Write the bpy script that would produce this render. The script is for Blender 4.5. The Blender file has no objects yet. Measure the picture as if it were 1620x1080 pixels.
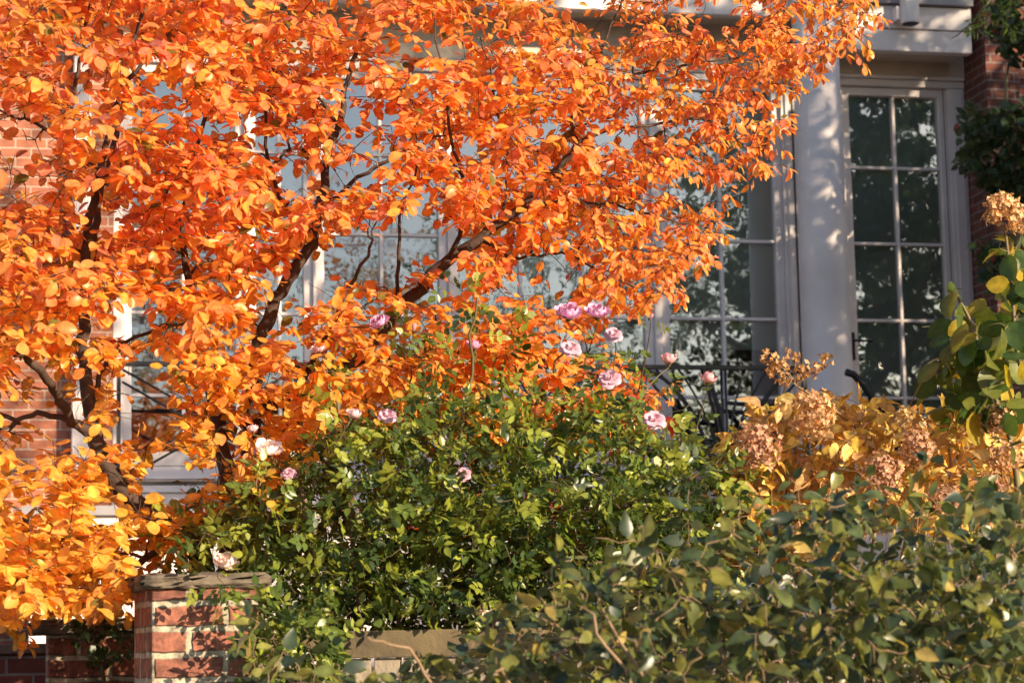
import bpy, math, random
import numpy as np
from mathutils import Vector, Matrix
R = math.radians
rng = np.random.default_rng(7)
random.seed(7)
sc = bpy.context.scene
COL = sc.collection

# ------------------------------------------------------------------ camera
FPX = 3600.0
PITCH, ROLL, EYE = R(7.8), R(1.15), 1.6
s_, c_ = math.sin(ROLL), math.cos(ROLL)
FW = Vector((0, math.cos(PITCH), math.sin(PITCH)))
R0 = Vector((1, 0, 0)); U0 = Vector((0, -math.sin(PITCH), math.cos(PITCH)))
RC = c_*R0 - s_*U0
UC = s_*R0 + c_*U0
cam_d = bpy.data.cameras.new('camera'); cam = bpy.data.objects.new('camera', cam_d); COL.objects.link(cam)
cam_d.sensor_width = 36; cam_d.lens = FPX/1620*36; cam_d.clip_end = 500; cam_d.clip_start = .1
M = Matrix((RC, UC, -FW)).transposed().to_4x4(); M.translation = Vector((0, 0, EYE)); cam.matrix_world = M
cam_d.dof.use_dof = True; cam_d.dof.focus_distance = 8.6; cam_d.dof.aperture_fstop = 5.0
sc.camera = cam
# ------------------------------------------------------------------ sky, sun, exposure
SUN_AZ, SUN_EL = R(50), R(19)          # azimuth to the right of straight behind the camera
sdir = Vector((math.sin(SUN_AZ)*math.cos(SUN_EL), -math.cos(SUN_AZ)*math.cos(SUN_EL), math.sin(SUN_EL)))
w = bpy.data.worlds.new('World'); sc.world = w; w.use_nodes = True
nt = w.node_tree; sky = nt.nodes.new('ShaderNodeTexSky'); sky.sky_type = 'NISHITA'; sky.sun_disc = False
sky.sun_elevation = SUN_EL; sky.sun_rotation = math.atan2(sdir.x, sdir.y)
sky.air_density = 1.0; sky.dust_density = .7
bg = nt.nodes['Background']; bg.inputs['Strength'].default_value = 0.10
nt.links.new(sky.outputs[0], bg.inputs['Color'])
sl = bpy.data.lights.new('sun', 'SUN'); sl.energy = 5.0; sl.angle = R(.5); sl.color = (1, .80, .55)
so = bpy.data.objects.new('sun', sl); COL.objects.link(so); so.rotation_euler = sdir.to_track_quat('Z', 'Y').to_euler()
so.location = (12, -10, 12)
sc.view_settings.view_transform = 'Standard'; sc.view_settings.look = 'None'; sc.view_settings.exposure = 0.95

# ------------------------------------------------------------------ geometry helpers
def P(px, py, Y):
    d = FW + RC*((px-810)/FPX) + UC*((540-py)/FPX)
    t = Y/d.y
    return Vector((d.x*t, Y, EYE+d.z*t))
TH = R(12); FO = Vector((0, 16.2, 0))
FE = Vector((math.cos(TH), math.sin(TH), 0)); FN = Vector((math.sin(TH), -math.cos(TH), 0))
def fu(px, py, v=0.0):                 # pixel -> (u, z) on the facade plane standing v metres forward
    d = FW + RC*((px-810)/FPX) + UC*((540-py)/FPX)
    o = FO + FN*v - Vector((0, 0, EYE))
    t = o.dot(FN)/d.dot(FN)
    p = d*t
    return (p-o).dot(FE), p.z+EYE
def fx(px, py=400, v=0.0): return fu(px, py, v)[0]
def fz(px, py, v=0.0): return fu(px, py, v)[1]

class MB:
    def __init__(s): s.v = []; s.f = []
    def add(s, vs, fs):
        n = len(s.v); s.v += [tuple(x) for x in vs]; s.f += [tuple(i+n for i in f) for f in fs]; return s
    def box(s, x0, x1, y0, y1, z0, z1):
        return s.add([(x0,y0,z0),(x1,y0,z0),(x1,y1,z0),(x0,y1,z0),(x0,y0,z1),(x1,y0,z1),(x1,y1,z1),(x0,y1,z1)],
              [(0,3,2,1),(4,5,6,7),(0,1,5,4),(1,2,6,5),(2,3,7,6),(3,0,4,7)])
    def tube(s, pts, rad, n=6, cap=True):
        pts = [Vector(p) for p in pts]; k = len(pts)
        if not hasattr(rad, '__len__'): rad = [rad]*k
        ref = None; vs = []
        for i in range(k):
            t = (pts[min(i+1,k-1)]-pts[max(i-1,0)])
            if t.length < 1e-9: t = Vector((0,0,1))
            t.normalize()
            if ref is None:
                ref = t.orthogonal().normalized()
            else:
                ref = (ref - t*ref.dot(t))
                ref = ref.normalized() if ref.length > 1e-6 else t.orthogonal().normalized()
            b = t.cross(ref)
            for j in range(n):
                a = 2*math.pi*j/n
                vs.append(pts[i] + (ref*math.cos(a)+b*math.sin(a))*rad[i])
        fs = [(i*n+j, i*n+(j+1)%n, (i+1)*n+(j+1)%n, (i+1)*n+j) for i in range(k-1) for j in range(n)]
        if cap: fs += [tuple(range(n-1,-1,-1)), tuple((k-1)*n+j for j in range(n))]
        return s.add(vs, fs)
    def build(s, name, mat, parent=None, smooth=False, bevel=0):
        me = bpy.data.meshes.new(name); me.from_pydata(s.v, [], s.f); me.update()
        if mat: me.materials.append(mat)
        if smooth: me.polygons.foreach_set('use_smooth', [True]*len(me.polygons))
        o = bpy.data.objects.new(name, me); COL.objects.link(o)
        if parent: o.parent = parent
        if bevel:
            b = o.modifiers.new('bevel', 'BEVEL'); b.width = bevel; b.segments = 2; b.limit_method = 'ANGLE'
        return o
def tag(o, label=None, cat=None, group=None, kind=None):
    if label: o['label'] = label
    if cat: o['category'] = cat
    if group: o['group'] = group
    if kind: o['kind'] = kind
    return o
def empty(name, loc, label, cat, rz=0, group=None):
    o = bpy.data.objects.new(name, None); COL.objects.link(o); o.location = loc; o.rotation_euler = (0, 0, rz)
    o.empty_display_size = .2
    return tag(o, label, cat, group)

# ------------------------------------------------------------------ materials
def mat(name, col, rough=.6, noise=0, nscale=8, col2=None, bump=0, bscale=60, metal=0, spec=.5):
    m = bpy.data.materials.new(name); m.use_nodes = True; n = m.node_tree; b = n.nodes['Principled BSDF']
    b.inputs['Base Color'].default_value = (*col, 1); b.inputs['Roughness'].default_value = rough
    b.inputs['Metallic'].default_value = metal; b.inputs['Specular IOR Level'].default_value = spec
    tc = n.nodes.new('ShaderNodeTexCoord')
    if noise:
        t = n.nodes.new('ShaderNodeTexNoise'); t.inputs['Scale'].default_value = nscale; t.inputs['Detail'].default_value = 6
        n.links.new(tc.outputs['Object'], t.inputs['Vector'])
        r = n.nodes.new('ShaderNodeMapRange'); r.inputs[1].default_value = .5-.25/noise*noise; r.inputs[2].default_value = .75
        n.links.new(t.outputs[0], r.inputs[0])
        mx = n.nodes.new('ShaderNodeMix'); mx.data_type = 'RGBA'
        mx.inputs[6].default_value = (*col, 1)
        mx.inputs[7].default_value = (*(col2 or [c*(1-noise) for c in col]), 1)
        n.links.new(r.outputs[0], mx.inputs[0]); n.links.new(mx.outputs[2], b.inputs['Base Color'])
    if bump:
        t2 = n.nodes.new('ShaderNodeTexNoise'); t2.inputs['Scale'].default_value = bscale; t2.inputs['Detail'].default_value = 5
        n.links.new(tc.outputs['Object'], t2.inputs['Vector'])
        bp = n.nodes.new('ShaderNodeBump'); bp.inputs['Strength'].default_value = bump; bp.inputs['Distance'].default_value = .01
        n.links.new(t2.outputs[0], bp.inputs['Height']); n.links.new(bp.outputs[0], b.inputs['Normal'])
    return m
def brick_mat(name, c1, c2, cm, bw, rh, ms, dist=.006, dirt=.35, wob=.0, sm=.12):
    m = bpy.data.materials.new(name); m.use_nodes = True; n = m.node_tree; b = n.nodes['Principled BSDF']
    L = n.links.new; N = n.nodes.new
    tc = N('ShaderNodeTexCoord'); sp = N('ShaderNodeSeparateXYZ'); L(tc.outputs['Object'], sp.inputs[0])
    ad = N('ShaderNodeMath'); L(sp.outputs[0], ad.inputs[0]); L(sp.outputs[1], ad.inputs[1])
    cb = N('ShaderNodeCombineXYZ'); L(ad.outputs[0], cb.inputs[0]); L(sp.outputs[2], cb.inputs[1])
    nz = N('ShaderNodeTexNoise'); nz.inputs['Scale'].default_value = 14; nz.inputs['Detail'].default_value = 4; L(tc.outputs['Object'], nz.inputs['Vector'])
    sb = N('ShaderNodeVectorMath'); sb.operation = 'SUBTRACT'; L(nz.outputs['Color'], sb.inputs[0]); sb.inputs[1].default_value = (.5,.5,.5)
    scl = N('ShaderNodeVectorMath'); scl.operation = 'SCALE'; L(sb.outputs[0], scl.inputs[0]); scl.inputs['Scale'].default_value = .004+wob
    av = N('ShaderNodeVectorMath'); L(cb.outputs[0], av.inputs[0]); L(scl.outputs[0], av.inputs[1])
    t = N('ShaderNodeTexBrick'); L(av.outputs[0], t.inputs['Vector'])
    t.inputs['Color1'].default_value = (*c1,1); t.inputs['Color2'].default_value = (*c2,1); t.inputs['Mortar'].default_value = (*cm,1)
    t.inputs['Scale'].default_value = 1; t.inputs['Brick Width'].default_value = bw; t.inputs['Row Height'].default_value = rh
    t.inputs['Mortar Size'].default_value = ms; t.inputs['Mortar Smooth'].default_value = sm; t.inputs['Bias'].default_value = 0
    n2 = N('ShaderNodeTexNoise'); n2.inputs['Scale'].default_value = 22; n2.inputs['Detail'].default_value = 8; n2.inputs['Roughness'].default_value = .7; L(tc.outputs['Object'], n2.inputs['Vector'])
    mr = N('ShaderNodeMapRange'); mr.inputs[1].default_value = .3; mr.inputs[2].default_value = .7; mr.inputs[3].default_value = 1-dirt; mr.inputs[4].default_value = 1+dirt*.5; L(n2.outputs[0], mr.inputs[0])
    mx = N('ShaderNodeMix'); mx.data_type = 'RGBA'; mx.blend_type = 'MULTIPLY'; mx.inputs[0].default_value = 1
    L(t.outputs[0], mx.inputs[6]); L(mr.outputs[0], mx.inputs[7]); L(mx.outputs[2], b.inputs['Base Color'])
    b.inputs['Roughness'].default_value = .85
    mm = N('ShaderNodeMath'); mm.operation = 'MULTIPLY_ADD'; L(n2.outputs[0], mm.inputs[0]); mm.inputs[1].default_value = .35
    iv = N('ShaderNodeMath'); iv.operation = 'SUBTRACT'; iv.inputs[0].default_value = 1; L(t.outputs[1], iv.inputs[1]); L(iv.outputs[0], mm.inputs[2])
    bp = N('ShaderNodeBump'); bp.inputs['Strength'].default_value = .8; bp.inputs['Distance'].default_value = dist; L(mm.outputs[0], bp.inputs['Height']); L(bp.outputs[0], b.inputs['Normal'])
    return m
def leaf_mat(name, rough=.45, trans=.35, spec=.4, vein=.15, boost=1.25):
    m = bpy.data.materials.new(name); m.use_nodes = True; n = m.node_tree; b = n.nodes['Principled BSDF']
    L = n.links.new; N = n.nodes.new
    a = N('ShaderNodeVertexColor'); a.layer_name = 'Col'
    tc = N('ShaderNodeTexCoord'); t = N('ShaderNodeTexNoise'); t.inputs['Scale'].default_value = 45; t.inputs['Detail'].default_value = 4
    L(tc.outputs['Object'], t.inputs['Vector'])
    mr = N('ShaderNodeMapRange'); mr.inputs[1].default_value = .3; mr.inputs[2].default_value = .7; mr.inputs[3].default_value = 1-vein*1.6; mr.inputs[4].default_value = 1+vein; L(t.outputs[0], mr.inputs[0])
    mx = N('ShaderNodeMix'); mx.data_type = 'RGBA'; mx.blend_type = 'MULTIPLY'; mx.inputs[0].default_value = 1
    L(a.outputs[0], mx.inputs[6]); L(mr.outputs[0], mx.inputs[7]); L(mx.outputs[2], b.inputs['Base Color'])
    b.inputs['Roughness'].default_value = rough; b.inputs['Specular IOR Level'].default_value = spec
    tr = N('ShaderNodeBsdfTranslucent')
    m2 = N('ShaderNodeMix'); m2.data_type = 'RGBA'; m2.blend_type = 'MULTIPLY'; m2.inputs[0].default_value = 1
    L(mx.outputs[2], m2.inputs[6]); m2.inputs[7].default_value = (boost, boost, boost*.6, 1); L(m2.outputs[2], tr.inputs['Color'])
    ms = N('ShaderNodeMixShader'); ms.inputs[0].default_value = trans; L(b.outputs[0], ms.inputs[1]); L(tr.outputs[0], ms.inputs[2])
    L(ms.outputs[0], n.nodes['Material Output'].inputs['Surface'])
    return m
def glass_mat():
    m = bpy.data.materials.new('window_glass'); m.use_nodes = True; n = m.node_tree; L = n.links.new; N = n.nodes.new
    n.nodes.remove(n.nodes['Principled BSDF'])
    g = N('ShaderNodeBsdfGlossy'); g.inputs['Roughness'].default_value = 0.02; t = N('ShaderNodeBsdfTransparent'); t.inputs['Color'].default_value = (.86,.9,.88,1)
    tc = N('ShaderNodeTexCoord'); nz = N('ShaderNodeTexNoise'); nz.inputs['Scale'].default_value = 3.0; nz.inputs['Detail'].default_value = 3; L(tc.outputs['Object'], nz.inputs['Vector'])
    bp = N('ShaderNodeBump'); bp.inputs['Strength'].default_value = .1; bp.inputs['Distance'].default_value = .02; L(nz.outputs[0], bp.inputs['Height']); L(bp.outputs[0], g.inputs['Normal'])
    fr = N('ShaderNodeFresnel'); fr.inputs['IOR'].default_value = 1.5
    ml = N('ShaderNodeMath'); ml.operation = 'MULTIPLY'; ml.inputs[1].default_value = 8.2; ml.use_clamp = True; L(fr.outputs[0], ml.inputs[0])
    ms = N('ShaderNodeMixShader'); L(ml.outputs[0], ms.inputs[0]); L(t.outputs[0], ms.inputs[1]); L(g.outputs[0], ms.inputs[2]); L(ms.outputs[0], n.nodes['Material Output'].inputs['Surface'])
    return m
M_white = mat('white_paint', (.80,.715,.70), .45, .2, 4, bump=.12, bscale=120)
M_cream = mat('cream_with_bounce_tint', (.62,.52,.42), .6, .2, 6, bump=.1)  # on soffit and fascia, warm bounce glow is put into the colour
M_iron = mat('black_iron', (.012,.012,.013), .38, bump=.1, bscale=90)
M_dark = mat('dark_seal', (.02,.02,.025), .7)
M_room = mat('dim_interior', (.06,.05,.045), .8)
M_blind = mat('grey_blind_fabric', (.52,.57,.53), .9, .1, 3)
M_curtain = mat('pale_curtain', (.62,.66,.68), .9, .25, 4)
M_handle = mat('dark_bronze', (.025,.02,.018), .35, metal=.7)
M_glass = glass_mat()
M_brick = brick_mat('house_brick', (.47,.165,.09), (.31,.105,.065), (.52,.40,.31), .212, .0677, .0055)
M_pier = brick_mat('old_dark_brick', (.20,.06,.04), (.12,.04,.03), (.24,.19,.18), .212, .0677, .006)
M_gbrick = brick_mat('gate_pillar_brick', (.36,.13,.08), (.19,.07,.05), (.47,.41,.30), .225, .077, .0125, .016, .9, .014, .45)
M_stone = mat('weathered_stone', (.24,.185,.135), .9, .6, 14, (.04,.032,.025), bump=.8, bscale=40)
M_wood = mat('weathered_fence_wood', (.17,.125,.06), .8, .6, 9, (.08,.06,.035), bump=.4, bscale=50)
M_board = mat('pale_fence_board', (.34,.28,.21), .8, .4, 12, bump=.4, bscale=70)
M_soil = mat('garden_soil', (.09,.06,.04), .95, .5, 6, bump=.8, bscale=20)
M_pave = mat('concrete_pavement', (.33,.31,.28), .9, .25, 3, bump=.2)
M_road = mat('asphalt', (.05,.05,.05), .9, .2, 5, bump=.3, bscale=100)
M_bark = mat('brown_bark', (.085,.05,.035), .8, .7, 25, (.03,.02,.016), bump=.7, bscale=45)
M_twig = mat('tan_twig', (.34,.22,.13), .7, .3, 30)
M_gstem = mat('green_stem', (.10,.13,.04), .6, .4, 30, (.16,.07,.04))
M_pipe = mat('grey_pipe', (.32,.30,.33), .5, .2, 6)
L_orange = leaf_mat('orange_leaf', .38, .48, .5, .2, 1.35)
L_green = leaf_mat('green_leaf', .33, .34, .5, .15, 1.8)
L_hedge = leaf_mat('waxy_leaf', .32, .30, .5, .2, 2.0)
L_dry = leaf_mat('dry_leaf', .6, .35, .3, .3, 1.2)
L_petal = leaf_mat('rose_petal', .5, .2, .3, .06, 1.0)

# ------------------------------------------------------------------ leaves
def norm(a): return a/np.maximum(np.linalg.norm(a, axis=-1, keepdims=True), 1e-9)
SH = {'round': ([0,.12,.32,.55,.78,.93,1],[.02,.5,.92,1,.78,.4,.03]),
      'ovate': ([0,.15,.38,.62,.85,1],[.02,.7,1,.8,.36,.02]),
      'lance': ([0,.2,.5,.8,1],[.05,.75,1,.6,.02])}
def leaf_obj(name, parent, m, Pn, D, Nn, Ln, Wn, C, shape='ovate', curl=.18, fold=.25, r=None):
    r = r or rng
    Pn, D, Nn, Ln, Wn, C = map(np.asarray, (Pn, D, Nn, Ln, Wn, C))
    n = len(Pn); D = norm(D); S = norm(np.cross(D, Nn)); Nn = np.cross(S, D)
    ts, ws = SH[shape]; k = len(ts); ts = np.array(ts); ws = np.array(ws)
    cu = curl*(r.random(n)*1.8-.35); fo = fold*(r.random(n)*1.3-.15); tw = (r.random(n)-.5)*.5
    V = np.zeros((n, k, 3, 3))
    for i in range(k):
        base = Pn + D*(Ln*ts[i])[:,None] - Nn*(Ln*cu*ts[i]**2)[:,None]
        for j, sg in enumerate((-1, 0, 1)):
            wv = Wn*.5*ws[i]*sg
            lift = np.abs(wv)*fo + wv*tw*ts[i]
            V[:, i, j] = base + S*wv[:,None] + Nn*lift[:,None]
    q = []
    for i in range(k-1):
        for j in range(2):
            a = i*3+j; q.append((a, a+1, a+4, a+3))
    q = np.array(q); F = (q[None]+(np.arange(n)*k*3)[:,None,None]).reshape(-1, 4)
    me = bpy.data.meshes.new(name)
    me.vertices.add(n*k*3); me.vertices.foreach_set('co', V.reshape(-1))
    me.loops.add(F.size); me.loops.foreach_set('vertex_index', F.reshape(-1).astype(np.int32))
    me.polygons.add(len(F)); me.polygons.foreach_set('loop_start', (np.arange(len(F))*4).astype(np.int32))
    me.polygons.foreach_set('loop_total', np.full(len(F), 4, np.int32))
    me.polygons.foreach_set('use_smooth', np.ones(len(F), bool)); me.update()
    a = me.color_attributes.new('Col', 'FLOAT_COLOR', 'POINT')
    cc = np.ones((n, k*3, 4)); cc[:, :, :3] = C[:, None, :]
    tip = np.repeat(ts, 3)[None, :, None]; cc[:, :, :3] *= 1.0-.18*(tip-.5)*(r.random(n)[:,None,None])
    mid = np.tile([0,1,0], k)[None,:,None]; cc[:, :, :3] *= (1+.18*mid)*(1+.10*r.standard_normal((n, k*3, 1)))
    a.data.foreach_set('color', cc.reshape(-1)); me.materials.append(m)
    o = bpy.data.objects.new(name, me); COL.objects.link(o)
    if parent: o.parent = parent
    return o
def inpoly(x, y, poly):
    c = False; j = len(poly)-1
    for i in range(len(poly)):
        xi, yi = poly[i]; xj, yj = poly[j]
        if (yi > y) != (yj > y) and x < (xj-xi)*(y-yi)/(yj-yi)+xi: c = not c
        j = i
    return c
def sample(poly, n, dens=None):
    xs = [p[0] for p in poly]; ys = [p[1] for p in poly]; out = []
    while len(out) < n:
        x = rng.uniform(min(xs), max(xs)); y = rng.uniform(min(ys), max(ys))
        if not inpoly(x, y, poly): continue
        if dens and rng.random() > dens(x, y): continue
        out.append((x, y))
    return out
def smooth_path(pts, sub=4):
    """pts: list of (x,y,z,r) ; catmull-rom"""
    a = np.array(pts, float); out = []
    for i in range(len(a)-1):
        p0, p1, p2, p3 = a[max(i-1,0)], a[i], a[i+1], a[min(i+2,len(a)-1)]
        for k in range(sub):
            t = k/sub
            out.append(.5*((2*p1)+(-p0+p2)*t+(2*p0-5*p1+4*p2-p3)*t*t+(-p0+3*p1-3*p2+p3)*t**3))
    out.append(a[-1]); return np.array(out)
def px_path(l, sub=4):
    """(px,py,Y,r) -> smooth xyz r"""
    return smooth_path([(*P(a[0], a[1], a[2]), a[3]) for a in l], sub)
class Plant:
    def __init__(s): s.paths = []; s.nodes = np.zeros((0, 3)); s.rad = np.zeros(0); s.par=[]; s.twigs = []
    def trunk(s, path, jig=.0):
        path = np.array(path)
        if jig: path[1:-1, :3] += rng.normal(0, jig, (len(path)-2, 3))
        s.paths.append(path); s.nodes = np.vstack([s.nodes, path[:, :3]]); s.rad = np.append(s.rad, path[:, 3])
    def grow(s, targets, r0=.006, sag=.1, jig=.012, pull=None, minr=.0012, seg=7):
        T = np.array([tuple(t) for t in targets])
        d = np.array([np.min(np.linalg.norm(s.nodes-t, axis=1)) for t in T])
        for i in np.argsort(d):
            t = T[i]; v = s.nodes-t; dist = np.linalg.norm(v, axis=1)
            cost = dist*(1+.0*v[:,2]) + np.maximum(v[:,2], 0)*.6
            j = int(np.argmin(cost)); a = s.nodes[j]; L = dist[j]
            if L < .02: continue
            k = max(4, min(14, int(L/.05)+3)); tt = np.linspace(0, 1, k)
            up = np.array([0, 0, 1.])
            path = a+(t-a)*tt[:,None]+up*(np.sin(tt*math.pi)*L*sag)[:,None]
            w_ = rng.normal(0, 1, 3); w2 = rng.normal(0, 1, 3)
            path += w_*(np.sin(tt*math.pi)*L*.10)[:,None]+w2*(np.sin(tt*2*math.pi)*L*.05)[:,None]
            path[1:-1] += rng.normal(0, jig*.5, (k-2, 3))
            ra = min(s.rad[j]*.8, r0*(.5+L*1.6)); rr = np.maximum(ra*(1-tt*.75), minr)
            pt = np.hstack([path, rr[:,None]]); s.paths.append(pt); s.twigs.append(pt)
            s.nodes = np.vstack([s.nodes, path[1:]]); s.rad = np.append(s.rad, rr[1:])
    def stems(s, name, m, parent, n=6, nbig=10, thr=.012):
        b = MB()
        for p in s.paths: b.tube([q[:3] for q in p], [q[3] for q in p], nbig if p[0][3] > thr else (n if p[0][3] > .003 else 4))
        return b.build(name, m, parent, smooth=True)

# ================================================================== ground
def slab(name, x0, x1, y0, y1, z0, z1, m):
    return tag(MB().box(x0, x1, y0, y1, z0, z1).build(name, m), kind='structure')
slab('road', -120, 120, -16, 3.4, -.4, -.12, M_road)
slab('pavement', -120, 120, 3.4, 7.25, -.4, 0, M_pave)
slab('far_pavement', -120, 120, -20, -16, -.4, 0, M_pave)
slab('far_ground', -120, 120, -220, -20, -.4, -.05, M_soil)
# garden terrain rising towards the porch
b = MB(); nx, ny = 40, 16
for j in range(ny+1):
    for i in range(nx+1):
        x = -9+18*i/nx; y = 7.5+(14.3-7.5)*j/ny
        b.v.append((x, y, 1.15+.06*(y-7.5)+.03*math.sin(x*2.1)*math.cos(y*1.7)))
for j in range(ny):
    for i in range(nx):
        a = j*(nx+1)+i; b.f.append((a, a+1, a+nx+2, a+nx+1))
tag(b.build('garden_soil', M_soil, smooth=True), kind='structure')
slab('house_plot', -120, 120, 14.6, 220, -.4, 1.0, M_soil)
rw = MB().box(-9, 9, 7.26, 7.5, 0, 1.22).build('retaining_wall', M_gbrick); tag(rw, 'low brick retaining wall under the wooden fence at the pavement edge', 'wall')

# ================================================================== house
house = empty('brick_house', FO, 'brick rowhouse with white framed french windows, white porch column and raised porch', 'house', TH)
ZF = fz(300, 800, 1.3)           # porch floor
ztop = fz(1400, 122)             # top of window openings
YB = 0.0
def part(mb, name, m, parent=house, **k): return mb.build(name, m, parent, **k)
uL, uR = fx(178, 650), fx(1532, 200)
# brick wall left of the windows
part(MB().box(-7.5, uL, 0, .35, 0, 7.6), 'brick_wall', M_brick)
# brick pier right, projecting 0.4 m
up0 = fx(1560, 110, .42); up1 = fx(1592, 110, .42)
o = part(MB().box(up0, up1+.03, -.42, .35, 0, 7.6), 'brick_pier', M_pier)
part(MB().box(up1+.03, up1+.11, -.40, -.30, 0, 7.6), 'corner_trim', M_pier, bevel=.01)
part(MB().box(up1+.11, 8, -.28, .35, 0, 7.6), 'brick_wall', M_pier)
# upper wall behind the beam and above windows
part(MB().box(uL, up0, .02, .35, ztop+.10, 7.6), 'upper_wall', M_white)
# fascia above windows (recess)
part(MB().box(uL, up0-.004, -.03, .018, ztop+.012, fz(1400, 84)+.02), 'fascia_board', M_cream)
# beam of clapboards
def board(u0, u1, z0, z1, v, name='beam_board', m=M_white):
    part(MB().box(u0, u1, -v, -v+.09, z0, z1-.006), name, m, bevel=.006)
uc0, uc1 = fx(1262, 300, .5), fx(1334, 300, .5)
ucm = (uc0+uc1)/2
V = .45
zb = fz(1400, 80, V); z2 = fz(1400, 45, V); z3 = fz(1400, 8, V)
uend = fx(1537, 60, V)
board(ucm, uend, zb, z2, V); board(ucm, uend, z2, z3, V+.012)
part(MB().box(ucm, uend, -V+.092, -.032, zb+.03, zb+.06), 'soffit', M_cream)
part(MB().box(ucm, uend, -V-.06, .02, z3+.002, z3+.3), 'porch_roof_edge', M_pipe)
# left, higher beam
zl = fz(900, 14, V)
part(MB().box(uL-.3, ucm-.002, -V, -V+.09, zl, zl+.35), 'beam_board', M_white, bevel=.006)
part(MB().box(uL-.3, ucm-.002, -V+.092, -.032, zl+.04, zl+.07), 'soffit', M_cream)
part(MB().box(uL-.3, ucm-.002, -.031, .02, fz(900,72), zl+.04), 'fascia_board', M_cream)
# column
cr = (uc1-uc0)/2
b = MB(); n = 40; zc0 = ZF+.02; zc1 = 7.6
prof = [(zc0, cr*1.28), (zc0+.08, cr*1.28), (zc0+.081, cr*1.16), (zc0+.15, cr*1.12), (zc0+.17, cr*1.0), (zc0+1.6, cr), (zc1, cr*.93)]
b.tube([(ucm, -V-.06, z) for z, _ in prof], [r for _, r in prof], n)
col_o = part(b, 'porch_column', M_white, smooth=True)
# porch floor and skirt
part(MB().box(uL-.6, 8, -1.40, 0, ZF-.06, ZF), 'porch_floor', M_pipe)
part(MB().box(uL-.55, 8, -1.36, -1.30, .9, ZF-.062), 'porch_skirt', M_white)
for k in range(4):
    part(MB().box(uL-.55, 8, -1.372, -1.362, ZF-.10-.16*k-.02, ZF-.10-.16*k), 'skirt_board', M_white)
# base siding below windows
zs1 = fz(300, 736); zs0 = ZF
nb = 4
for k in range(nb):
    z0 = zs0+(zs1-zs0)*k/nb; z1 = zs0+(zs1-zs0)*(k+1)/nb
    part(MB().add([(uL,.0,z0),(up0-.01,.0,z0),(up0-.01,.03,z1-.004),(uL,.03,z1-.004),(uL,.1,z0),(up0-.01,.1,z0),(up0-.01,.1,z1-.004),(uL,.1,z1-.004)],
        [(0,1,2,3),(4,7,6,5),(0,4,5,1),(3,2,6,7),(0,3,7,4),(1,5,6,2)]), 'base_siding', M_white)
# the dim room behind the glass (open front)
u0, u1 = uL, up0; zr0, zr1 = zs1-.02, ztop+.1
b = MB(); b.add([(u0,.2,zr0),(u1,.2,zr0),(u1,3.5,zr0),(u0,3.5,zr0),(u0,.2,zr1),(u1,.2,zr1),(u1,3.5,zr1),(u0,3.5,zr1)],
      [(0,1,2,3),(4,7,6,5),(1,5,6,2),(2,6,7,3),(0,3,7,4)])
part(b, 'room_interior', M_room)
# window units
yG = .075
rows = [fz(1412, 150), fz(1417, 264), fz(1422, 385), fz(1427, 506), fz(1432, 628)]
pitch = (rows[1]-rows[4])/3
rows = [rows[1]+pitch*.95, rows[1], rows[1]-pitch, rows[1]-2*pitch, rows[1]-3*pitch]
zbot = zs1+.10
def unit(g0, g1, ncol, name='french_window', blind=None, door=False, bmat=None):
    w_ = MB(); st = .062
    # outer casing steps
    fr = MB().box(g0-st, g0, .03, .11, zs1, rows[0]+st); fr.box(g1, g1+st, .03, .11, zs1, rows[0]+st)
    fr.box(g0, g1, .031, .11, rows[0], rows[0]+st); fr.box(g0, g1, .031, .11, zs1, zbot)
    root = fr.build(name, M_white, house, bevel=.005)
    mu = MB()
    for k in range(1, ncol):
        u = g0+(g1-g0)*k/ncol; mu.box(u-.012, u+.012, .045, .10, zbot, rows[0])
    for z in rows[1:]:
        for k in range(ncol):
            a = g0+(g1-g0)*k/ncol+(.0125 if k else 0); c = g0+(g1-g0)*(k+1)/ncol-(.0125 if k < ncol-1 else 0)
            mu.box(a, c, .048, .10, z-.011, z+.011)
    mu.build('muntin', M_white, root, bevel=.004)
    g = MB(); g.add([(g0,yG,zbot),(g1,yG,zbot),(g1,yG,rows[0]),(g0,yG,rows[0])], [(0,1,2,3)])
    g.build('pane', M_glass, root)
    if blind is not None:
        MB().box(g0-.03, g1+.03,   .115, .12, blind, rows[0]+.03).build('blind', bmat or M_blind, root)
        if not door: MB().box(g0-.03, g1+.03,   .112, .125, blind-.035, blind-.001).build('blind_rail', M_blind, root)
    return root
zblind = fz(1140, 542)
U = lambda a, y=450: fx(a, y, -.06)
units = [(208,372,2,zblind+.3),(404,480,2,zblind+.3),(512,694,2,None),(724,1018,3,zblind)]
for a, c, n_, bl in units: unit(U(a), U(c), n_, blind=bl)
unit(U(1056), U(1228), 2, blind=zblind)
dr = unit(U(1352), U(1495), 2, 'french_door', blind=zbot+.12, door=True)
# mullion posts between units and stepped casings
edges = [(178,208),(372,404),(480,512),(694,724),(1018,1056),(1228,1352),(1495,1545)]
zt = rows[0]+.062
for i, (a, c) in enumerate(edges):
    ua, uc = U(a), U(c)
    if i == 0: ua = uL-.0+.001
    else: ua += .062
    if i == len(edges)-1: uc = up0-.002
    else: uc -= .062
    if uc-ua > .004:
        part(MB().box(ua+.001, uc-.001, -.005, .12, zs1, zt+.002), 'casing', M_white, bevel=.004)
    if uc-ua > .10:
        part(MB().box(ua+.03, uc-.03, -.022, -.006, zs1, zt-.02), 'casing_trim', M_white, bevel=.003)
# head trims
part(MB().box(uL, up0-.003, -.012, .12, zt+.004, zt+.055), 'head_casing', M_white, bevel=.004)
part(MB().box(uL, up0-.003, -.03, .12, zt+.059, ztop+.01), 'head_trim', M_white, bevel=.004)
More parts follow.
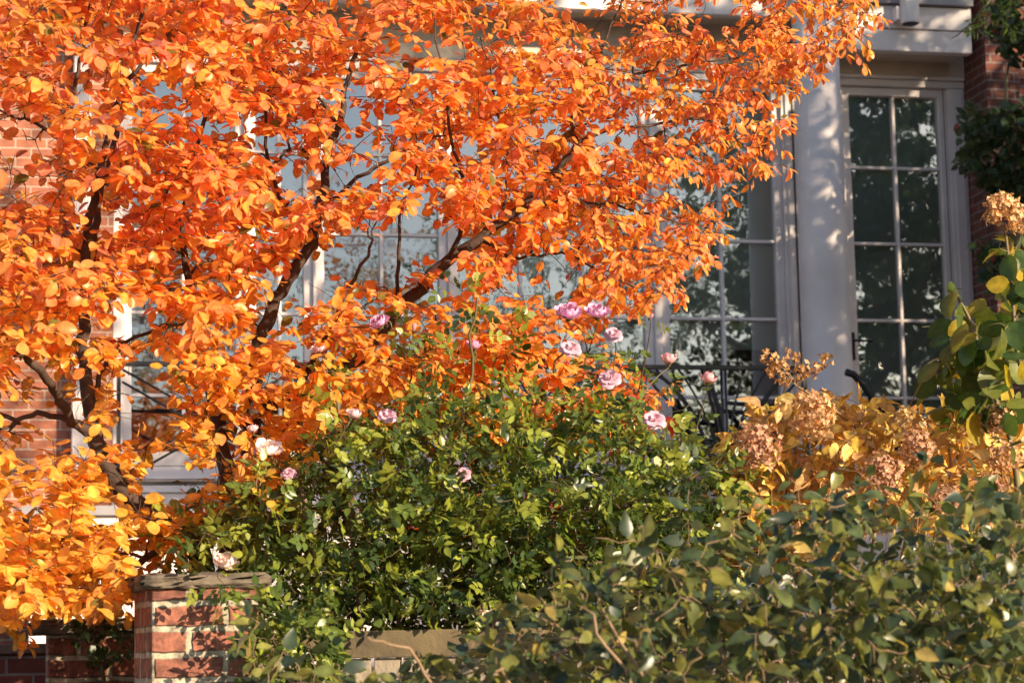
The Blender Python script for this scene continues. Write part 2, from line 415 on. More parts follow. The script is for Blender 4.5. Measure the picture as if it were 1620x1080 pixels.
# black seal lines beside the column
ub = fx(1252, 200); part(MB().box(ub-.006, ub+.006, -.026, -.0225, zs1, zt), 'seal_gap', M_dark)
ub = U(1500); part(MB().box(ub-.003, ub+.003, -.008, -.0055, zs1, zt), 'seal_gap', M_dark)
# door handle
uh, zh = fu(1350, 548, .0)
hd = MB().box(uh-.022, uh+.022, .012, .029, zh-.10, zh+.11).build('handle', M_handle, dr, bevel=.008)
h2 = MB(); h2.tube([(uh, .02, zh+.04), (uh, -.035, zh+.04), (uh+.012, -.045, zh+.04), (uh+.135, -.045, zh+.036)], .009, 8); h2.build('lever', M_handle, hd, smooth=True)
# downspout on the brick
ud0, ud1 = fx(113, 650), fx(141, 650)
b = MB(); nf = 6; b.box(ud0, ud1, -.13, -.05, 1.2, 7.6)
for k in range(nf):
    a = ud0+.004+(ud1-ud0-.008)*k/nf; b.box(a+.003, a+(ud1-ud0)/nf-.004, -.137, -.1305, 1.2, 7.6)
ds = part(b, 'downspout', M_white)
for z in (2.9, 4.8, 6.6): MB().box(ud0-.02, ud1+.02, -.14, -.001, z, z+.03).build('bracket', M_white, ds)
# porch lamp on the beam
ul, zl2 = fu(1440, 38, .56)
lamp = empty('wall_lamp', FO+FE*ul+FN*.56+Vector((0,0,zl2)), 'white cylindrical downlight on the clapboard beam above the right french door', 'lamp', TH)
b = MB(); b.tube([(0,0,0),(0,0,.42)], .07, 28); b.build('shade', M_white, lamp, smooth=False)
b = MB(); b.tube([(0,0,-.004),(0,0,.0)], .058, 24); b.build('lens', M_dark, lamp)
MB().box(-.10, -.068, .0, .12, .03, .13).build('bracket', M_white, lamp)

# ------------------------------------------------------------------ porch railing
rail = empty('porch_railing', FO+FN*1.32+Vector((0,0,ZF)), 'black wrought iron porch railing with fanned bars in front of the windows', 'railing', TH)
VR = 1.32
ra, rb = fx(188, 562, VR), fx(1272, 583, VR)
zt_ = fz(1000, 577, VR)-ZF; zb_ = fz(300, 764, VR)-ZF
zb_ = max(zb_, .06)
b = MB().box(ra-.03, rb, -.022, .022, zt_-.03, zt_); b.build('top_rail', M_iron, rail, bevel=.004)
MB().box(ra, rb, -.015, .015, zb_-.012, zb_+.012).build('bottom_rail', M_iron, rail)
npan = 4; pw = (rb-ra)/npan
for k in range(npan+1):
    u = ra+pw*k; MB().box(u-.013, u+.013, -.013, .013, 0, zt_-.031).build('post', M_iron, rail)
for k in range(npan):
    a = ra+pw*k; c = a+pw; m_ = (a+c)/2; h = zt_-.03; f_ = MB()
    if k == 0:
        for s in (-1, 1):
            for o_ in (-.05, .05):
                f_.tube([(m_+s*(pw/2-.02)+o_*0, .001*s, h-.02+o_*.8-.04), (m_-s*(pw/2-.02), .001*s, zb_+.06+o_*.8)], .0085, 6)
        f_.build('cross_bars', M_iron, rail, smooth=True); continue
    for s in (-1, 1):
        for q, wd in enumerate((.12, .24, .36, .46)):
            pts = []
            for t in np.linspace(0, 1, 12):
                pts.append((m_+s*(.015+.02*q)+s*pw*wd*(t**(2.2-.25*q)), 0, zb_+(h-zb_)*(t if q < 3 else math.sin(t*math.pi/2))))
            f_.tube(pts, .0085 if q < 3 else .013, 6)
        f_.tube([(m_+s*.015, 0, zb_), (m_+s*.015, 0, h)], .008, 6)
    for s in (-1, 1):
        e = a if s < 0 else c
        f_.tube([(e-s*.01, .001, h-.03), (e-s*pw*.33, .001, zb_+(h-zb_)*.45)], .009, 6)
    f_.build('fan_bars', M_iron, rail, smooth=True)
hp = [fu(px, py, VR) for px, py in ((1338,588),(1350,592),(1365,608),(1380,630),(1400,650),(1440,668))]
b = MB(); b.tube([(u, 0, z-ZF) for u, z in hp], .026, 8); b.build('handrail', M_iron, rail, smooth=True)

chair = empty('porch_chair', FO+FN*.62+FE*fx(1195, 640, .62)+Vector((0,0,ZF)), 'black metal porch chair with curved arms behind the railing', 'chair', TH+R(75))
b = MB()
for s_1 in (-1, 1):
    b2 = MB(); b2.tube([(s_1*.24,-.24,.0),(s_1*.25,-.25,.42)], .013, 6); b2.build('leg', M_iron, chair)
    b2 = MB(); b2.tube([(s_1*.24,.26,.0),(s_1*.25,.22,.42)], .013, 6); b2.build('leg', M_iron, chair)
    b2 = MB(); b2.tube([(s_1*.25,-.24,.43),(s_1*.28,-.30,.56),(s_1*.28,-.22,.68),(s_1*.28,.0,.70),(s_1*.27,.22,.72)], .017, 8); b2.build('arm', M_iron, chair, smooth=True)
b = MB(); b.box(-.25,.25,-.26,.24,.42,.455); b.build('seat', M_iron, chair, bevel=.01)
b = MB(); b.tube([(-.25,.23,.44),(-.26,.28,.72),(-.22,.33,.92),(-.1,.35,.98),(.1,.35,.98),(.22,.33,.92),(.26,.28,.72),(.25,.23,.44)], .018, 8)
for k in range(7): b.tube([(-.18+.06*k,.24,.45),(-.18+.06*k,.34,.96)], .009, 5)
b.build('backrest', M_iron, chair, smooth=True)
# ================================================================== gate pillar, low wall, steps, fence
gp = empty('gate_pillar', (*P(306, 1000, 7.15).xy, 0), 'square brick gate pillar with thick pale mortar under a rough stone cap', 'gate pillar', R(18))
c0 = P(240, 1000, 7.05); c1 = P(395, 1000, 7.15)
W = .36
ztp = P(300, 932, 7.1).z
MB().box(-.158, .17, -.18, .18, 0, ztp).build('brick_shaft', M_gbrick, gp, bevel=.006)
b = MB(); N_ = 9
def rough_cap(hw, hd, th):
    vs = []; 
    me = bpy.data.meshes.new('cap'); import bmesh
    bm = bmesh.new(); bmesh.ops.create_cube(bm, size=1); bmesh.ops.scale(bm, vec=(2*hw, 2*hd, th), verts=bm.verts)
    bmesh.ops.subdivide_edges(bm, edges=bm.edges, cuts=7, use_grid_fill=True)
    for v in bm.verts:
        v.co += Vector((random.uniform(-1,1)*.012, random.uniform(-1,1)*.012, random.uniform(-1,1)*.008))
        if abs(v.co.z) > th*.4 and (abs(v.co.x) > hw*.9 or abs(v.co.y) > hd*.9): v.co.x *= .975; v.co.y *= .975; v.co.z *= .85
    bm.to_mesh(me); bm.free(); me.materials.append(M_stone)
    me.polygons.foreach_set('use_smooth', [True]*len(me.polygons))
    return me
cm = rough_cap(.192, .20, .045); co = bpy.data.objects.new('stone_cap', cm); COL.objects.link(co); co.parent = gp; co.location = (0.005, 0, ztp+.022)
lw = empty('low_brick_wall', (*P(150, 1000, 8.3).xy, 0), 'lower brick wall end left of the gate pillar, half hidden by ivy', 'wall', R(13))
zlw = P(150, 1000, 8.3).z
MB().box(-.17, .45, -.16, .16, 0, zlw).build('brick_shaft', M_gbrick, lw, bevel=.006)
cm = rough_cap(.35, .2, .05); co = bpy.data.objects.new('stone_cap', cm); COL.objects.link(co); co.parent = lw; co.location = (.12, 0, zlw+.02)
stp = empty('garden_steps', (*P(10, 1050, 9.2).xy, 0), 'dark stone garden steps at the lower left corner', 'steps', R(13))
zz = P(30, 1018, 9.2).z
for k in range(6):
    MB().box(-1.6, .25, -.3*k, -.3*k+.32, zz-.17*(k+1), zz-.17*k-.04).build('riser', M_pier, stp)
    MB().box(-1.62, .27, -.3*k-.03, -.3*k+.3, zz-.17*k-.039, zz-.17*k).build('tread', M_stone, stp, bevel=.005)
fence = empty('wooden_fence', (*P(1000, 1050, 7.35).xy, 1.2), 'weathered wooden fence with a flat top rail and close vertical boards behind the hedge', 'fence', R(3))
zr = P(700, 995, 7.35).z-1.2; zr2 = P(700, 1038, 7.35).z-1.2
MB().box(-1.20, 2.2, -.03, .03, zr2, zr).build('top_rail', M_wood, fence, bevel=.004)
MB().box(-1.20, 2.2, -.025, .025, .08-.3, .15-.3).build('bottom_rail', M_wood, fence)
k = 0; x = -1.19
while x < 2.1:
    MB().box(x, x+.083+random.uniform(-.003,.003), -.012, .012, -.2, zr2-.001).build('board', M_board, fence, bevel=.002); x += .092

# ================================================================== orange tree
tree = empty('orange_tree', (*P(350, 1100, 8.5).xy, 1.2), 'multi-stemmed small tree covered in bright orange autumn leaves', 'tree')
T0 = tree.location
pl = Plant()
def tr(l, sub=4, jig=.005): pl.trunk(px_path([(a_[0], a_[1], a_[2], a_[3]*.84) for a_ in l], sub), jig)
tr([(345,1215,8.4,.062),(322,900,8.3,.052),(285,852,8.1,.046),(240,815,8.0,.043),(200,783,7.95,.041),(172,742,7.9,.039),(153,695,7.9,.035),(142,640,7.9,.030),(133,570,7.85,.026),(134,500,7.8,.024),(137,400,7.8,.021),(149,320,7.8,.018),(160,270,7.8,.016),(172,215,7.8,.013),(190,140,7.9,.010),(215,60,8.0,.008),(240,-30,8,.006)])
tr([(152,692,7.9,.026),(112,665,7.8,.021),(92,622,7.7,.019),(72,592,7.6,.017),(35,563,7.5,.015),(-15,535,7.4,.012),(-80,510,7.4,.01)])
tr([(112,665,7.8,.014),(70,655,7.8,.012),(25,662,7.8,.010),(-40,650,7.8,.008)])
tr([(150,618,7.9,.012),(163,580,7.9,.010),(205,538,7.9,.008),(245,522,7.9,.007),(310,505,8,.005)])
tr([(150,318,7.8,.012),(128,250,7.7,.010),(85,215,7.6,.008),(30,185,7.5,.006),(-30,190,7.4,.004)])
tr([(148,380,7.9,.018),(158,310,7.95,.015),(185,215,8.0,.012),(205,130,8,.010),(260,60,8,.007),(330,0,8,.005)])
tr([(100,200,7.7,.009),(120,130,7.6,.008),(135,60,7.6,.006),(150,-20,7.6,.004)])
tr([(360,1215,8.6,.055),(362,850,8.6,.042),(355,720,8.6,.036),(343,645,8.6,.030),(325,565,8.5,.024),(315,500,8.5,.020),(298,440,8.4,.017),(290,360,8.4,.014),(300,280,8.4,.012),(330,180,8.3,.009),(350,60,8.2,.007),(360,-30,8.2,.005)])
tr([(240,815,8.0,.02),(260,860,7.8,.016),(200,900,7.6,.014),(130,885,7.5,.012),(60,910,7.4,.009),(-20,930,7.4,.006)])
tr([(390,1215,8.7,.062),(392,900,8.7,.052),(398,700,8.7,.042),(408,560,8.6,.034),(428,490,8.6,.030),(462,430,8.6,.027),(492,383,8.6,.024),(507,330,8.6,.022),(515,260,8.6,.019),(535,200,8.6,.016),(546,140,8.6,.013),(558,98,8.6,.011),(592,30,8.6,.008),(612,-30,8.6,.006)])
tr([(507,335,8.6,.012),(545,300,8.5,.010),(590,265,8.5,.009),(640,240,8.5,.007),(700,215,8.5,.005)])
tr([(515,262,8.6,.012),(470,235,8.5,.009),(430,260,8.4,.007),(380,310,8.3,.005)])
tr([(535,200,8.6,.010),(500,150,8.5,.008),(440,150,8.4,.006),(400,170,8.3,.004)])
tr([(400,640,8.7,.040),(470,620,8.7,.036),(560,575,8.7,.033),(630,490,8.7,.030),(700,420,8.7,.028),(762,374,8.7,.025),(822,330,8.7,.021),(872,275,8.7,.017),(912,230,8.7,.014),(905,200,8.7,.010),(925,140,8.7,.008),(960,60,8.7,.006),(990,-20,8.7,.004)])
tr([(800,345,8.7,.009),(802,300,8.7,.008),(803,240,8.7,.006),(780,150,8.7,.005),(760,60,8.7,.003)])
tr([(630,485,8.7,.010),(630,420,8.6,.009),(633,340,8.6,.007),(640,320,8.6,.006),(660,250,8.5,.004),(650,150,8.5,.003)])
tr([(912,230,8.7,.010),(960,205,8.8,.008),(1030,198,8.9,.007),(1110,190,9,.006),(1200,205,9,.004),(1268,205,9,.003)])
tr([(925,150,8.7,.008),(1000,120,8.8,.007),(1080,105,8.9,.006),(1170,90,9,.005),(1250,78,9,.004),(1310,60,9,.003),(1360,28,9,.002)])
tr([(822,332,8.7,.010),(890,318,8.7,.008),(970,325,8.8,.007),(1050,345,8.8,.005),(1140,362,8.9,.003)])
tr([(762,380,8.7,.010),(810,405,8.6,.008),(870,400,8.6,.006),(910,405,8.6,.006),(960,435,8.6,.005),(1020,455,8.6,.004),(1070,470,8.6,.003)])
tr([(560,575,8.7,.014),(680,560,8.6,.011),(800,560,8.6,.009),(900,580,8.7,.007),(990,610,8.8,.005),(1050,650,8.8,.004)])
tr([(470,620,8.7,.014),(520,520,8.4,.011),(560,440,8.3,.008),(590,380,8.2,.006)])
tr([(710,415,8.7,.012),(740,320,8.5,.010),(720,240,8.4,.008),(700,150,8.3,.006),(690,60,8.3,.004),(690,-20,8.3,.003)])
tr([(492,385,8.6,.012),(450,330,8.4,.010),(420,230,8.3,.008),(430,120,8.2,.006),(450,20,8.2,.004)])
crown = [(-60,-60),(1330,-60),(1385,10),(1365,60),(1280,80),(1225,150),(1265,205),(1215,280),(1125,285),(1150,345),(1160,395),(1105,425),(1065,480),(1000,468),(950,505),(960,560),(1040,630),(1040,680),(800,700),(560,650),(470,720),(400,800),(320,800),(270,880),(205,940),(130,970),(60,985),(-60,990)]
holes = [(40,250,65,90,.25),(55,655,70,85,.2),(40,770,60,50,.6),(228,625,58,80,.10),(200,490,60,30,.35),(285,750,65,40,.2),(590,400,85,55,.18),(660,370,55,35,.2),(860,440,65,55,.25),(440,470,50,50,.4),(470,280,35,40,.35),(300,190,50,35,.5),(560,150,40,40,.5),(590,240,30,30,.5),(165,810,35,28,.1),
         (950,25,80,30,.45),(1100,20,60,30,.6),(500,440,50,50,.25),(300,420,40,40,.5),(700,480,60,40,.7),(1100,300,40,30,.5),(750,260,40,30,.6)]
def dens(x, y):
    d = 1.0
    for hx, hy, rx, ry, k in holes:
        q = ((x-hx)/rx)**2+((y-hy)/ry)**2
        if q < 1: d = min(d, k*.6)
    return d
def tdepth(x, y):
    base = 7.55 + 1.1*min(1, max(0, x/900))
    return base + rng.uniform(-.75, .95)*(1 if x < 1000 else .7)
pts = sample(crown, 1500, dens)
pl.grow([P(x, y, tdepth(x, y)) for x, y in pts], r0=.0085, sag=.06)
seen = [[(240,812),(200,785),(172,742),(152,695),(141,640),(133,575),(134,505)],[(150,690),(112,665),(92,620),(72,592),(35,563)],[(147,380),(158,300)],[(160,270),(172,215)],[(357,775),(347,660)],[(410,540),(428,490),(440,470)],[(485,392),(500,355)],[(507,325),(515,260),(535,195)],[(546,140),(556,100)],
        [(535,285),(575,262),(610,252)],[(715,410),(762,374),(822,330),(850,300)],[(872,272),(912,230),(905,205)],[(631,420),(632,350)],[(802,325),(803,240)],[(205,535),(240,522),(300,508)],[(920,325),(1000,330)],[(845,240),(900,190)]]
segs = [(np.array(a_, float), np.array(b_, float)) for l_ in seen for a_, b_ in zip(l_[:-1], l_[1:])]
def to_px(p):
    v = Vector(p)-Vector((0, 0, EYE)); k = FPX/v.dot(FW); return np.array([810+v.dot(RC)*k, 540-v.dot(UC)*k])
def bare(p, r=14):
    q = to_px(p)
    for hx, hy, rx, ry, k in holes:
        if ((q[0]-hx)/rx)**2+((q[1]-hy)/ry)**2 < .8 and rng.random() > k: return True
    if p[1] > 8.75: return False
    for a_, b_ in segs:
        t = np.clip(np.dot(q-a_, b_-a_)/np.dot(b_-a_, b_-a_), 0, 1)
        if np.linalg.norm(a_+(b_-a_)*t-q) < r: return rng.random() < (.93 if q[1] > 520 else .72)
    return False
def tree_leaves(pl, shape='round'):
    Ps, Ds, Ns, Ls, Ws, Cs = [], [], [], [], [], []
    sunv = np.array(sdir)
    for tw in pl.twigs:
        q = tw[:, :3]; seg = np.linalg.norm(np.diff(q, axis=0), axis=1); L = seg.sum(); cum = np.append(0, np.cumsum(seg))
        st = max(0, L-.42); s = st+.01; side = 1
        tone = rng.normal(0, 1)
        while s <= L+.001:
            i = min(np.searchsorted(cum, s)-1, len(seg)-1); i = max(i, 0); f = (s-cum[i])/max(seg[i], 1e-6)
            p = q[i]+(q[i+1]-q[i])*f; t = norm(q[i+1]-q[i])
            for rep in range(1 if s < L-.03 else 3):
                lat = norm(np.cross(t, [0,0,1]))*side
                hx = p[0]/p[1]
                droop = .25+.55*max(0, min(1, (hx+.02)/.12))      # outer right-hand sprays hang
                d = norm(t*.6+lat*.9+np.array([0,0,-droop])+rng.normal(0,.35,3))
                nn = norm(np.array([0,0,.85])+sunv*.65+rng.normal(0,.50,3))
                if bare(p+d*.03): continue
                size = rng.uniform(.030,.055)*(1.12 if hx < -.1 else 1)*(.9 if hx > .05 else 1)
                pet = d*size*.22
                side = -side
                Ps.append(p+pet); Ds.append(d); Ns.append(nn); Ls.append(size)
                Ws.append(size*(rng.uniform(.60,.76) if hx < .04 else rng.uniform(.42,.6)))
                # colour: yellower low left, redder high and right
                py = 540-(p[2]-EYE)/p[1]*FPX+493      # rough height only
                g = .21
                zrel = (p[2]-1.6)/p[1]
                yel = np.clip((.19-zrel)/.10, 0, 1.15)*np.clip((.12-hx)/.20, .4, 1)
                mxr = np.clip(rng.normal(0,.55)+tone*.4-yel*1.25+.2, -2, 2)
                base = np.array([.80,.325,.085]) if mxr < .3 else np.array([.78,.27,.095])
                if mxr < -.45: base = np.array([.80,.375,.07])
                if mxr < -1.1: base = np.array([.81,.44,.075])
                if mxr > 1.0: base = np.array([.66,.20,.11])
                if mxr > 1.5: base = np.array([.42,.15,.11])
                if rng.random() < .012: base = np.array([.16,.14,.03])
                Cs.append(base*rng.uniform(.82,1.1))
            s += rng.uniform(.014,.030)
    return Ps, Ds, Ns, Ls, Ws, Cs
# short side twigs at each spray
side_t = []
for tw in list(pl.twigs):
    e = tw[-1, :3]; a = tw[len(tw)//2, :3]; t = norm(e-a)
    for k in range(2):
        b0 = tw[rng.integers(len(tw)//2, len(tw)), :3]
        d = norm(t*.5+rng.normal(0, .8, 3)*np.array([1,1,.45])); L = rng.uniform(.07,.17)
        path = np.array([b0+d*L*u+np.array([0,0,-.02*u*u]) for u in (0,.35,.7,1)]); rr = np.array([.0018,.0016,.0013,.001])
        side_t.append(np.hstack([path, rr[:,None]]))
pl.paths += side_t; pl.twigs += side_t
tl = tree_leaves(pl)
def reloc(o, root):     # geometry is in world space: move it under the thing's base
    o.matrix_parent_inverse = Matrix.Translation(-root.location) @ Matrix.Identity(4) if False else root_inv(root)
    return o
def root_inv(root):
    return (Matrix.Translation(root.location) @ Matrix.Rotation(root.rotation_euler.z, 4, 'Z')).inverted()
reloc(pl.stems('trunk', M_bark, tree, thr=.009), tree)
reloc(leaf_obj('foliage', tree, L_orange, *tl, shape='round', curl=.32, fold=.42), tree)
print('tree leaves', len(tl[0]))

# ================================================================== generic shrub
CLEAR = []
def shrub_leaves(pl, size, aspect, cols, pinnate=False, spacing=.03, last=.35, up=.35, sunw=.5, droop=.2, rnd=.6, opposite=False, tipn=2, var=.25):
    out = [[], [], [], [], [], []]; sunv = np.array(sdir); cols = [np.array(c) for c in cols]
    def put(p, d, nn, s, c):
        out[0].append(p); out[1].append(d); out[2].append(nn); out[3].append(s); out[4].append(s*aspect*rng.uniform(.85,1.15)); out[5].append(c)
    for tw in pl.twigs:
        q = tw[:, :3]; seg = np.linalg.norm(np.diff(q, axis=0), axis=1); L = seg.sum(); cum = np.append(0, np.cumsum(seg))
        s = max(0, L-last)+.01; side = 1; ct = rng.random()
        while s <= L+.001:
            i = max(0, min(np.searchsorted(cum, s)-1, len(seg)-1)); f = (s-cum[i])/max(seg[i], 1e-6)
            p = q[i]+(q[i+1]-q[i])*f; t = norm(q[i+1]-q[i])
            a = rng.uniform(0, 6.28); ref = norm(np.cross(t, [0.2,.3,1])); bb = np.cross(t, ref); lat = ref*math.cos(a)+bb*math.sin(a)
            sides = (1, -1) if opposite else (side,)
            for sd in sides:
                d = norm(t*.45+lat*sd+np.array([0,0,-droop])+rng.normal(0,rnd*.4,3))
                nn = norm(np.array([0,0,up])+sunv*sunw+rng.normal(0,rnd,3))
                c = cols[min(len(cols)-1, int(np.clip(ct*.5+rng.random()*.5, 0, .999)*len(cols)))]*rng.uniform(1-var,1+var)
                sz = size*rng.uniform(.7,1.25)
                if CLEAR:
                    q_ = to_px(p+d*sz)
                    if any(abs(q_[0]-cx) < cr_ and abs(q_[1]-cy) < cr_ and p[1] < cY for cx, cy, cr_, cY in CLEAR): continue
                if pinnate:
                    Lr = sz*2.0; sl_ = norm(np.cross(d, nn))
                    put(p+d*Lr, d, nn, sz, c)
                    for u in (.5,.85):
                        for s2 in (1,-1): put(p+d*Lr*u, norm(d*.5+sl_*s2), nn+rng.normal(0,.2,3), sz*.85, c*rng.uniform(.9,1.1))
                else: put(p+d*sz*.15, d, nn, sz, c)
            side = -side; s += spacing*rng.uniform(.7,1.3)
    return out
def ground_base(px, Y, n, spread, zg, r):
    return [(P(px, 1000, Y).x+rng.uniform(-spread, spread), Y+rng.uniform(-.2,.2), zg, r) for _ in range(n)]

# ---- red leaved shrub behind the roses
red = empty('red_leaved_shrub', (*P(1000, 1000, 8.9).xy, 1.2), 'shrub with coppery red autumn leaves showing between rose bush and railing', 'shrub')
pr = Plant()
pr.trunk(px_path([(1000,1230,9,.02),(1000,900,9,.016),(1010,760,9,.012),(1020,680,9,.008),(1030,620,9,.004)]))
pr.trunk(px_path([(980,1230,9,.02),(900,980,9,.014),(860,850,9,.01),(800,780,9,.006)]))
pr.trunk(px_path([(940,1230,9,.02),(700,1000,9.1,.014),(560,850,9.1,.01),(430,760,9,.008),(390,720,9,.004)]))
t1 = sample([(960,600),(1050,590),(1095,660),(1080,740),(960,720)], 26)+sample([(380,700),(440,690),(470,760),(440,820),(380,820)], 16)+sample([(480,740),(900,740),(960,860),(780,880),(500,850)], 40)
pr.grow([P(x, y, rng.uniform(8.6, 9.3)) for x, y in t1], r0=.005)
reloc(pr.stems('stems', M_gstem, red), red)
reloc(leaf_obj('foliage', red, L_orange, *shrub_leaves(pr, .055, .5, [(.55,.09,.04),(.70,.14,.045),(.38,.05,.035),(.75,.2,.04)], spacing=.022, last=.4, droop=.5), shape='ovate'), red)

# ---- rose bush
rose = empty('rose_bush', (*P(760, 1000, 7.8).xy, 1.2), 'tall dark green rose bush dotted with pale pink blooms in the middle of the garden', 'rose bush')
pb = Plant()
for (a, b2, c2, d2) in [((520,1230),(500,900),(470,760),(440,740)), ((600,1230),(560,900),(540,700),(530,620)), ((700,1230),(690,850),(740,620),(755,470)),
        ((740,1230),(800,800),(850,640),(900,540)), ((800,1230),(900,850),(980,700),(1040,640)), ((850,1230),(1000,900),(1090,760),(1150,740)),
        ((560,1230),(430,950),(360,860),(310,820)), ((640,1230),(620,880),(640,700),(650,580)), ((760,1230),(820,900),(800,700),(800,560)), ((500,1230),(400,1000),(390,930),(360,900))]:
    Yb = rng.uniform(7.4, 8.1)
    pb.trunk(px_path([(*a, Yb,.012),(*b2, Yb+rng.uniform(-.2,.1),.009),(*c2, Yb+rng.uniform(-.2,.1),.006),(*d2, Yb-.1,.0035)], 6), .008)
body = [(330,800),(400,740),(470,700),(530,660),(600,635),(680,625),(760,625),(860,620),(960,635),(1040,665),(1110,700),(1170,740),(1190,800),(1150,860),(1180,940),(1100,990),(800,985),(560,985),(440,990),(400,940),(330,950),(290,890),(250,860)]
shoots = [(700,440),(740,480),(760,530),(795,480),(720,570),(800,560),(640,575),(930,560),(960,540),(620,520),(665,500),(1010,620),(1050,610),(1090,640),(270,790),(300,770),(360,790),(260,850),(300,860),(1180,760),(1200,800),(505,600),(540,560)]
rt = [P(x, y, rng.uniform(7.2, 8.4)) for x, y in sample(body, 1150)]+[P(x, y, rng.uniform(7.7, 8.8)) for x, y in sample([(420,800),(1150,800),(1150,1010),(400,1010)], 420)]+[P(x, y, rng.uniform(6.75, 6.95)) for x, y in ((330,930),(362,958),(384,1000),(345,905),(402,1000),(395,1050),(300,925),(410,960),(425,1020),(440,985))]+[P(x, y, rng.uniform(6.8, 7.1)) for x, y in sample([(395,955),(545,965),(560,1085),(395,1085)], 60)]+[P(x, y, rng.uniform(7.4, 7.9)) for x, y in shoots]
pb.grow(rt, r0=.004, sag=.12)
flowers = [(425,708,45,0),(358,886,40,0),(600,508,35,0),(655,518,16,2),(750,546,28,1),(900,492,46,0),(945,492,42,0),(972,524,30,3),(905,545,36,3),(965,592,38,3),(1058,568,30,1),(1120,598,30,1),(1036,658,38,3),(560,655,28,1),(614,652,30,3),(504,550,26,0),(456,745,24,3),(400,678,22,1),(403,716,14,2),(732,745,28,3),(1030,500,12,2),(445,930,10,2),(498,905,10,2),(515,905,10,2),(505,735,14,2)]
ftw = []
FP = []
for (x, y, s, k) in flowers:
    Y = 7.35 if y > 640 or x > 1000 else 7.55
    p = P(x, y, Y); FP.append(p)
    stem_end = P(x, y+s*.45, Y)
    v = pb.nodes-np.array(stem_end); dd = np.linalg.norm(v, axis=1)+np.maximum(v[:,2]+.1, 0)*1.5; j = int(np.argmin(dd)); a = pb.nodes[j]
    tt = np.linspace(0, 1, 8)[:,None]; path = a+(np.array(stem_end)-a)*tt+np.array([0,0,-.0])+np.array([.01,0,.03])*np.sin(tt*math.pi)
    pt = np.hstack([path, np.linspace(.0028,.0018,8)[:,None]]); pb.paths.append(pt)
    ftw.append(pt)
reloc(pb.stems('stems', M_gstem, rose), rose)
CLEAR += [(x, y-3, s*.62, 9) for x, y, s, k in flowers if k != 2]
rl = shrub_leaves(pb, .037, .60, [(.055,.09,.02),(.12,.17,.03),(.04,.07,.022),(.24,.27,.04),(.08,.12,.025),(.17,.21,.035)], pinnate=True, spacing=.027, last=.30, droop=.15, rnd=.7, up=.5)
pb2 = Plant(); pb2.twigs = ftw
r2 = shrub_leaves(pb2, .028, .62, [(.10,.15,.04),(.14,.2,.05)], pinnate=True, spacing=.07, last=.22, droop=.1)
rl = [a+b_ for a, b_ in zip(rl, r2)]
CLEAR.clear()
reloc(leaf_obj('foliage', rose, L_green, *rl, shape='ovate', curl=.12, fold=.35), rose)
print('rose leaflets', len(rl[0]))
# blooms
def bloom_mesh(kind, col):
    vs, fs, cs = [], [], []
    rings = {0: [(5,.0,.45,.9,.15),(6,.2,.75,.9,.35),(7,.4,.95,.85,.7),(7,.6,1.0,.75,1.0)], 1: [(4,.0,.35,1.1,.08),(5,.2,.5,1.15,.18),(5,.3,.7,1.1,.35),(4,.5,.9,1.0,.6)],
             2: [(4,.0,.3,1.1,.05),(5,.1,.36,1.1,.08)], 3: [(3,.0,.4,.6,.4),(5,.2,.9,.5,1.0),(5,.6,1.05,.25,1.5)]}[kind]
    for (n, off, rad, h, open_) in rings:
        for i in range(n):
            a0 = 2*math.pi*(i+off)/n+rng.uniform(-.15,.15); wd = 2*math.pi/n*.68*(1+.1*rng.random()); rr = rad*rng.uniform(.88,1.12); hh = h*rng.uniform(.85,1.1)
            nu, nv = 6, 6; base = len(vs)
            for j in range(nv+1):
                t = j/nv; rad_t = rr*(.12+.88*(math.sin(t*math.pi/2)**(.8)))*(.5+.5*t if open_ > .6 else 1)*(1-.25*(t**3)*(open_ < .4)); z = hh*(t**(1+open_*.6)) - .25*open_*t**4
                prof = math.sin(min(1, t*1.15+.12)*math.pi*.5)**.6*(1-.35*max(0, t-.75)*4*.5)
                for i2 in range(nu+1):
                    u = i2/nu*2-1
                    a = a0+u*wd*prof*(.55+.45*t)
                    edge = (1-abs(u)**3*.25*(t**2))
                    wz = .05*math.sin(u*7+a0*3)*t
                    vs.append((math.cos(a)*rad_t*.5*edge, math.sin(a)*rad_t*.5*edge, z*.5*edge+wz*.5-.25))
                    cs.append(np.array(col)*(1.0)*(1-.0*t)+np.array([.08,.10,.06])*(1-t)*.6)
            for j in range(nv):
                for i2 in range(nu): a_ = base+j*(nu+1)+i2; fs.append((a_, a_+1, a_+nu+2, a_+nu+1))
    me = bpy.data.meshes.new('flower'); me.from_pydata(vs, [], fs); me.update(); me.polygons.foreach_set('use_smooth', [True]*len(fs))
    at = me.color_attributes.new('Col', 'FLOAT_COLOR', 'POINT'); at.data.foreach_set('color', [x for c in cs for x in (*c, 1)])
    me.materials.append(L_petal); return me
def sepal_mesh():
    vs, fs = [], []
    for i in range(5):
        a = i*1.2566; c, s = math.cos(a), math.sin(a); b0 = len(vs)
        for r_, z, w2 in ((.02,-.28,.05),(.16,-.24,.07),(.30,-.18,.04),(.40,-.22,.0)):
            vs += [(c*r_-s*w2, s*r_+c*w2, z), (c*r_+s*w2, s*r_-c*w2, z)]
        fs += [(b0+2*k, b0+2*k+1, b0+2*k+3, b0+2*k+2) for k in range(3)]
    n = 8; b0 = len(vs)
    for z, r_ in ((-.24,.09),(-.30,.11),(-.38,.09),(-.44,.03)):
        for i in range(n): vs.append((math.cos(i*2*math.pi/n)*r_, math.sin(i*2*math.pi/n)*r_, z))
    fs += [(b0+k*n+i, b0+k*n+(i+1)%n, b0+(k+1)*n+(i+1)%n, b0+(k+1)*n+i) for k in range(3) for i in range(n)]
    me = bpy.data.meshes.new('sepals'); me.from_pydata(vs, [], fs); me.update(); me.materials.append(M_gstem); return me
